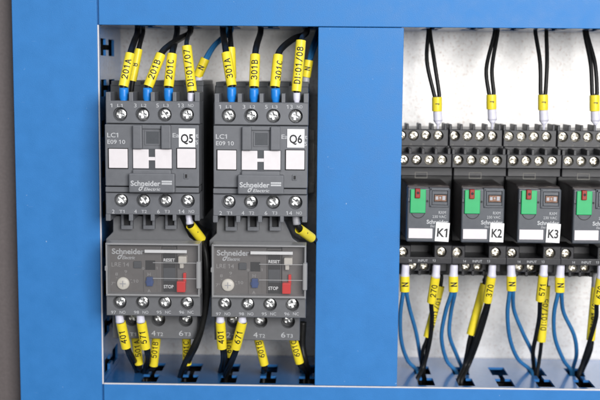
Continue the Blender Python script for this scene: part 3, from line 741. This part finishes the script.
wire('pair of blue wires with yellow sleeve by the left edge of the middle duct', [(306,92,-50),(306,80,-50),(309,60,-48),(312,46,-38),(317,32,-26)], 1.0, 'wblue', GR, ((309,60,-50),(306,77,-50),2.3,'N'), ((306,77,-50),(305.6,86,-50),1.9,1.5,'fgrey'), 'T', pair=[(307,92,-50),(307,80,-50),(311,60,-48),(315,48,-38),(321,32,-26)])
wire('black wire with yellow sleeve leaving the lower right of the Q5 contactor', [(188.6,214,-76),(189.6,221,-76),(192,228,-75),(200.5,238.5,-70),(205.5,252,-73),(207.2,275,-74),(206.5,302,-72),(201.5,328,-71),(192,350,-70),(185,363,-62),on_ledge(180,378)], 1.45, 'wblack', 'wires leaving the lower contacts of the contactors', ((190.6,225.2,-75.5),(201.4,239.2,-68.5),2.45,'',{}), ((188.2,213,-76),(190,224,-76),1.6,1.9,'fwhite'), 'L')
wire('short black wire with yellow sleeve leaving the lower right of the Q6 contactor', [(295.6,213,-76),(296.6,221,-76),(300,228.5,-75),(311,237,-66),(318,243,-52),(322,254,-40),(323,272,-32)], 1.5, 'wblack', 'wires leaving the lower contacts of the contactors', ((299.2,229,-75),(311.6,238,-66),2.45,'',{}), ((295.6,213,-76),(296.8,224.5,-76),1.9,1.9,'fgrey'))
# small marks on these two sleeves
for lab, a in (('black wire with yellow sleeve leaving the lower right of the Q5', (196.4,231.6,-74.6)), ('short black wire with yellow sleeve leaving the lower right of the Q6', (306.2,232.6,-73.4))):
    o = [q for q in bpy.data.objects if q.get('label', '').startswith(lab)][0]; sl = [k for k in kids(o) if k.name.startswith('marker_sleeve')][0]
    b = new(); vs, fs = glyphs('1', .03, 0, 2); c = P(*a); put(b, vs, fs, lambda x, y: c+Vector((-(y-.5)*1.3+(x-.5)*.8, 0, (x-.5)*1.0-(y-.5)*-1.3))); build('marker_text', b, 'ink', sl)

GB = 'wires below the overload relays'
def low(label, fx, sx, sy, ex, ey, text, path, pair=None, r=1.05, **kw):
    wire(label, [(fx,311,-76),(fx,318,-76),(sx,sy,-76),(ex,ey,-73)]+path, r, 'wblack', GB, ((sx,sy,-76),(ex,ey,-73),2.45,text,kw), ((fx,312.5,-76),(fx+(sx-fx)*.7,322.6,-76),2.0,2.15,'fwhite'), 'L', pair=pair)
low('black wires with yellow sleeve marked 401 under the left overload relay', 118.8, 120.8, 322.2, 126.2, 347.6, '401', [(130,358,-62), on_ledge(137,373)], pair=[(119.4,318,-76),(121.8,322,-76),(128,347,-73),(133.5,358,-62),on_ledge(141.5,373)])
low('black wires with yellow sleeve marked 571 under the left overload relay', 140, 141.4, 322.2, 145.8, 348.2, '571', [(146.6,360,-60), on_ledge(143.5,374)], pair=[(140.8,318,-76),(142.6,322,-76),(148,348,-73),(149,360,-60),on_ledge(146.5,374)])
low('black wires with yellow sleeve marked 401 under the right overload relay', 220.2, 220.4, 322, 222, 348, '401', [(222.6,360,-62), on_ledge(219.5,373)], pair=[(220.8,318,-76),(221.2,322,-76),(224.5,348,-73),(225.5,360,-62),on_ledge(224,373)])
low('black wires with yellow sleeve marked 671 slanting under the right overload relay', 242, 242.4, 322, 235.6, 348.4, '671', [(230,362,-62), on_ledge(224.5,376)], pair=[(242.6,318,-76),(243.2,322,-76),(237.6,348,-73),(232,363,-60),on_ledge(226,378)])
GP = 'power wires marked 501 and 601 behind the front wires'
def back(label, sx, sy, ex, ey, text, end, r=1.5, **kw):
    wire(label, [(sx-1,322,-58),(sx,sy-4,-58),(sx,sy,-58),(ex,ey,-55),((ex+end[0])/2,(ey+end[1])/2,-50),on_ledge(*end)], r, 'wblack', GP, ((sx,sy-8,-58),(ex,ey,-55),2.3,text,kw), None, 'L')
back('black wire with yellow sleeve marked 501A, half hidden between the 401 and 571 sleeves', 134.6, 338, 139, 364, '501A', (139.5,371), roll=-.3)
back('black wire with yellow sleeve marked 501B behind the 571 sleeve', 157.2, 339, 153.6, 365.4, '501B', (146,372))
back('black wire with yellow sleeve marked 501C crossed by black wires in front', 186.2, 339, 187.2, 364.4, '501C', (183,372))
back('black wire with yellow sleeve marked 601A, hidden between the 401 and 671 sleeves', 229, 338, 229, 356, '601A', (224,370))
back('black wire with yellow sleeve marked 601B above its own duct slot', 256.4, 339, 264.4, 364.6, '601B', (263.5,373))
back('black wire with yellow sleeve marked 601C beside the middle duct', 291, 339, 299.6, 362.8, '601C', (304,373))
wire('thin black wire crossing in front of the 501C sleeve', [(205.5,262,-50),(205,300,-56),(203,325,-64),(197,345,-66),(190,359,-60),on_ledge(185,374)], 1.15, 'wblack', GB, end='L')
wire('thick black wire curving down beside the 601C sleeve', [(303,322,-50),(302,345,-50),(305,362,-50),on_ledge(309,374)], 1.9, 'wblack', GB, end='L')

# right bay, top
YOFF = 20.0
GK = 'black wire pairs entering the relay sockets from above'
def ktop(label, t1, t2, m1, m2, sx, sy0, sy1, fy):
    y = -61
    wire(label, [(sx-.6,fy-3,y),(sx-.8,sy1,y),(sx-2.4,sy0,y),m1+(-58,),t1+(-50,)], 1.05, 'wblack', GK, ((sx,sy0,y),(sx,sy1,y),2.6,'',{}), ((sx+.4,sy1-.2,y),(sx+1.0,fy,y),2.3,2.4,'fwhite'), 'T', pair=[(sx+.8,fy-3,y),(sx+1,sy1,y),(sx+2.4,sy0,y),m2+(-58,),t2+(-50,)])
    o = bpy.data.objects[-1]
ktop('pair of black wires bowing apart above the K1 socket, short yellow sleeve', (428.2,33), (430.2,33), (427,62), (434.4,62), 437, 97, 111.2, 121)
ktop('pair of black wires above the K2 socket leaning right, short yellow sleeve', (494.5,33), (497.5,33), (486.4,68), (492,68), 491.4, 94.6, 109.2, 120)
ktop('pair of black wires well apart above the K3 socket, short yellow sleeve', (535.4,32), (546.4,32), (540,62), (547,62), 543, 94.6, 110, 121)
ktop('pair of black wires at the right edge of the photo, short yellow sleeve', (584.5,32), (587,33), (590.6,64), (595,64), 594.6, 95, 111, 121)
YOFF = 0.0
for o in [q for q in bpy.data.objects if q.get('group') == GK]:
    tops = [k for k in kids(o) if k.name.startswith('marker_sleeve')][0]
    f_ = [k for k in kids(o) if k.name.startswith('ferrule')][0]
    # taper below each ferrule and small mark on the sleeve
    vs_ = [v.co for v in tops.data.vertices]; g = Vector(o['org']); cc = sum(vs_, Vector())/len(vs_)/S + g
    b = new(); v2, f2 = glyphs('1', .02, 0, 2); put(b, v2, f2, lambda x, y: cc+Vector(((y-.5)*2.0, -2.75, (x-.5)*.9))); build('marker_text', b, 'ink', tops)
    vf = [v.co for v in f_.data.vertices]; zb = min(v.z for v in vf)/S + g.z; cx = sum(v.x for v in vf)/len(vf)/S + g.x + .2
    b = new(); tube(b, [Vector((cx,-41,zb+.2)), Vector((cx,-41,zb-1.6)), Vector((cx,-41,zb-2.2)), Vector((cx,-41,zb-6))], [2.4,.9,.7,.6], 14); build('ferrule_tip', b, 'fwhite', o)

# right bay, bottom
YOFF = 20.0
GN = 'blue wire pairs marked N below the relay sockets'
def nblue(label, fx, sx, s1, s2, sy0=276, sy1=291.5):
    y = -72
    wire(label, [(sx-.5,268,y),(sx-.6,sy0,y),(sx-1.6,sy1,y)]+s1, 1.08, 'wblue', GN, ((sx,sy0,y),(sx,sy1,y),2.5,'N',{'h':.62}), ((fx,264.5,y),(sx,sy0+1.6,y),2.1,2.4,'fwhite'), 'L', pair=[(sx+.5,268,y),(sx+.6,sy0,y),(sx+1.6,sy1,y)]+s2)
nblue('pair of blue wires marked N nearest the middle duct', 405.6, 404.8, [(400.4,314,-66),(401.2,340,-58),(407.5,360,-50),on_ledge(417,371)], [(409.5,308,-64),(416,332,-56),(420,355,-48),on_ledge(422,368)])
nblue('pair of blue wires marked N crossing each other, below between K1 and K2', 454, 453.4, [(445.5,312,-66),(441.5,337,-58),(446.5,360,-50),on_ledge(456,372)], [(451,312,-62),(449.5,335,-56),(457,356,-48),on_ledge(462,369)])
nblue('pair of blue wires marked N bowing right, below between K2 and K3', 511, 511.4, [(507.5,314,-66),(510,339,-58),(518,359,-50),on_ledge(531,371)], [(514,310,-62),(523,333,-56),(532,352,-48),on_ledge(536,369)], 276, 290.5)
nblue('pair of blue wires marked N making a narrow loop, below between K3 and K4', 560.8, 559.8, [(554,314,-66),(555,338,-58),(563.5,360,-50),on_ledge(571,371)], [(563.5,312,-62),(574,335,-56),(576.5,354,-48),on_ledge(573,369)], 277, 292)
GKB = 'black wires with yellow sleeves below the relay sockets'
def kb(label, fx, sx, sy, ex, ey, text, path, pair=None, y=-72, fer=True, r=1.15, **kw):
    wire(label, [(fx,268,y),(fx,273,y),(sx,sy,y),(ex,ey,y+3)]+path, r, 'wblack', GKB, ((sx,sy,y),(ex,ey,y+3),2.4,text,kw), ((fx,264.5,y),(sx,sy+1.4,y),2.0,2.3,'fwhite') if fer else None, 'L', pair=pair)
def pr(s, d): return [(p[0]+d, p[1], p[2]+1.2) if not isinstance(p, Vector) else p+Vector((1.9, .8, 0)) for p in s]
q = [(432,318,-64),(430,340,-60),(423.5,366,-56),on_ledge(417.5,379)]
kb('black wire pair with yellow sleeve marked 270', 436.6, 435.6, 276.4, 431.4, 302.4, '270', q)
q = [(482,318,-64),(474.5,342,-60),(466,364,-56),on_ledge(458.5,380)]
kb('black wire pair with yellow sleeve marked 370', 492.4, 491.6, 276, 487, 302, '370', q, pair=[(492.6,273,-72),(492.4,276,-71),(489,302,-68)]+pr(q, 3.2))
q = [(539.2,318,-64),(536,336,-58),(533,352,-52),on_ledge(534,370)]
kb('black wire with yellow sleeve marked 571 below the K3 socket', 544, 543.2, 275, 540.2, 300.6, '571', q, y=-74)
kb('black wire with a yellow sleeve cut by the right edge of the photo', 601.5, 601, 278, 596.8, 303, '670', [(596,318,-64),(590,340,-60),(583,362,-54),on_ledge(579,376)], y=-74)
GD = 'long yellow sleeves hanging behind the front sleeves of the right bay'
def kd(label, sx, sy, ex, ey, text, path, pair=None, fer=None, **kw):
    wire(label, [(sx+.5,272,-56),(sx,sy,-58),(ex,ey,-58)]+path, 1.0, 'wblack', GD, ((sx,sy,-58),(ex,ey,-58),2.3,text,kw), fer, 'L', pair=pair)
q = [(423,350,-56),on_ledge(421,372)]
kd('black wires with long yellow sleeve marked DI:01/01 hanging behind the 270 sleeve', 440.5, 286, 427.5, 337, 'DI:01/01', q, roll=-.3, pair=[(440,280,-56),(439,290,-57),(429.5,337,-57),(426.5,352,-55),on_ledge(424,371)])
q = [(467,352,-56),on_ledge(463,373)]
kd('black wires with long yellow sleeve hanging behind the 370 sleeve', 484.4, 284, 470.6, 334.5, '', q, pair=[(484,280,-56),(484,284,-57),(472.5,334,-57),(470,352,-55),on_ledge(467,372)])
q = [(539.5,358,-54),on_ledge(537,376)]
kd('black wire with long yellow sleeve marked DI:01/05 behind the 571 sleeve', 546.2, 286, 541.4, 341.6, 'DI:01/05', q)
q = [(586,356,-56),on_ledge(578,374)]
kd('black wires with long yellow sleeve marked DI:01/06 near the right edge', 595.6, 287, 590.6, 340, 'DI:01/06', q, pair=[(596,280,-56),(596,290,-57),(592.4,340,-57),(589,356,-55),on_ledge(582,373)], fer=((595.6,272,-58),(595.6,288,-58),2.0,2.2,'fgrey'))

YOFF = 0.0
for o in bpy.data.objects:
    if 'org' in o: del o['org']

# ------------------------------------------------------------------ light
w = bpy.data.worlds.new('World'); sc.world = w; w.use_nodes = True
nt = w.node_tree; bg = nt.nodes['Background']
tc = nt.nodes.new('ShaderNodeTexCoord'); sx_ = nt.nodes.new('ShaderNodeSeparateXYZ'); nt.links.new(tc.outputs['Generated'], sx_.inputs[0])
rp = nt.nodes.new('ShaderNodeValToRGB'); rp.color_ramp.elements[0].position = .35; rp.color_ramp.elements[0].color = (.16,.17,.19,1)
rp.color_ramp.elements[1].position = .85; rp.color_ramp.elements[1].color = (.75,.78,.82,1)
mr = nt.nodes.new('ShaderNodeMapRange'); mr.inputs[1].default_value = -1; mr.inputs[2].default_value = 1
nt.links.new(sx_.outputs['Z'], mr.inputs[0]); nt.links.new(mr.outputs[0], rp.inputs[0]); nt.links.new(rp.outputs[0], bg.inputs[0]); bg.inputs[1].default_value = .56
def area(name, loc, target, size, power, color, sy=None):
    l = bpy.data.lights.new(name, 'AREA'); l.energy = power; l.size = size; l.color = color
    if sy: l.shape = 'RECTANGLE'; l.size_y = sy
    o = bpy.data.objects.new(name, l); col.objects.link(o); o.location = loc
    o.rotation_euler = (Vector(target)-Vector(loc)).to_track_quat('-Z', 'Y').to_euler(); return o
area('window_light', (.33, -.94, .17), (.09, 0, -.03), .42, 10, (1, .985, .97), .42)
area('room_light', (-.35, -1.5, .8), (-.05, 0, -.08), .9, 3.6, (.95, .97, 1))
sc.view_settings.view_transform = 'Standard'; sc.view_settings.look = 'None'; sc.view_settings.exposure = 0; sc.view_settings.gamma = 1
sc.render.engine = 'CYCLES'; sc.cycles.use_denoising = True; sc.cycles.transparent_max_bounces = 16
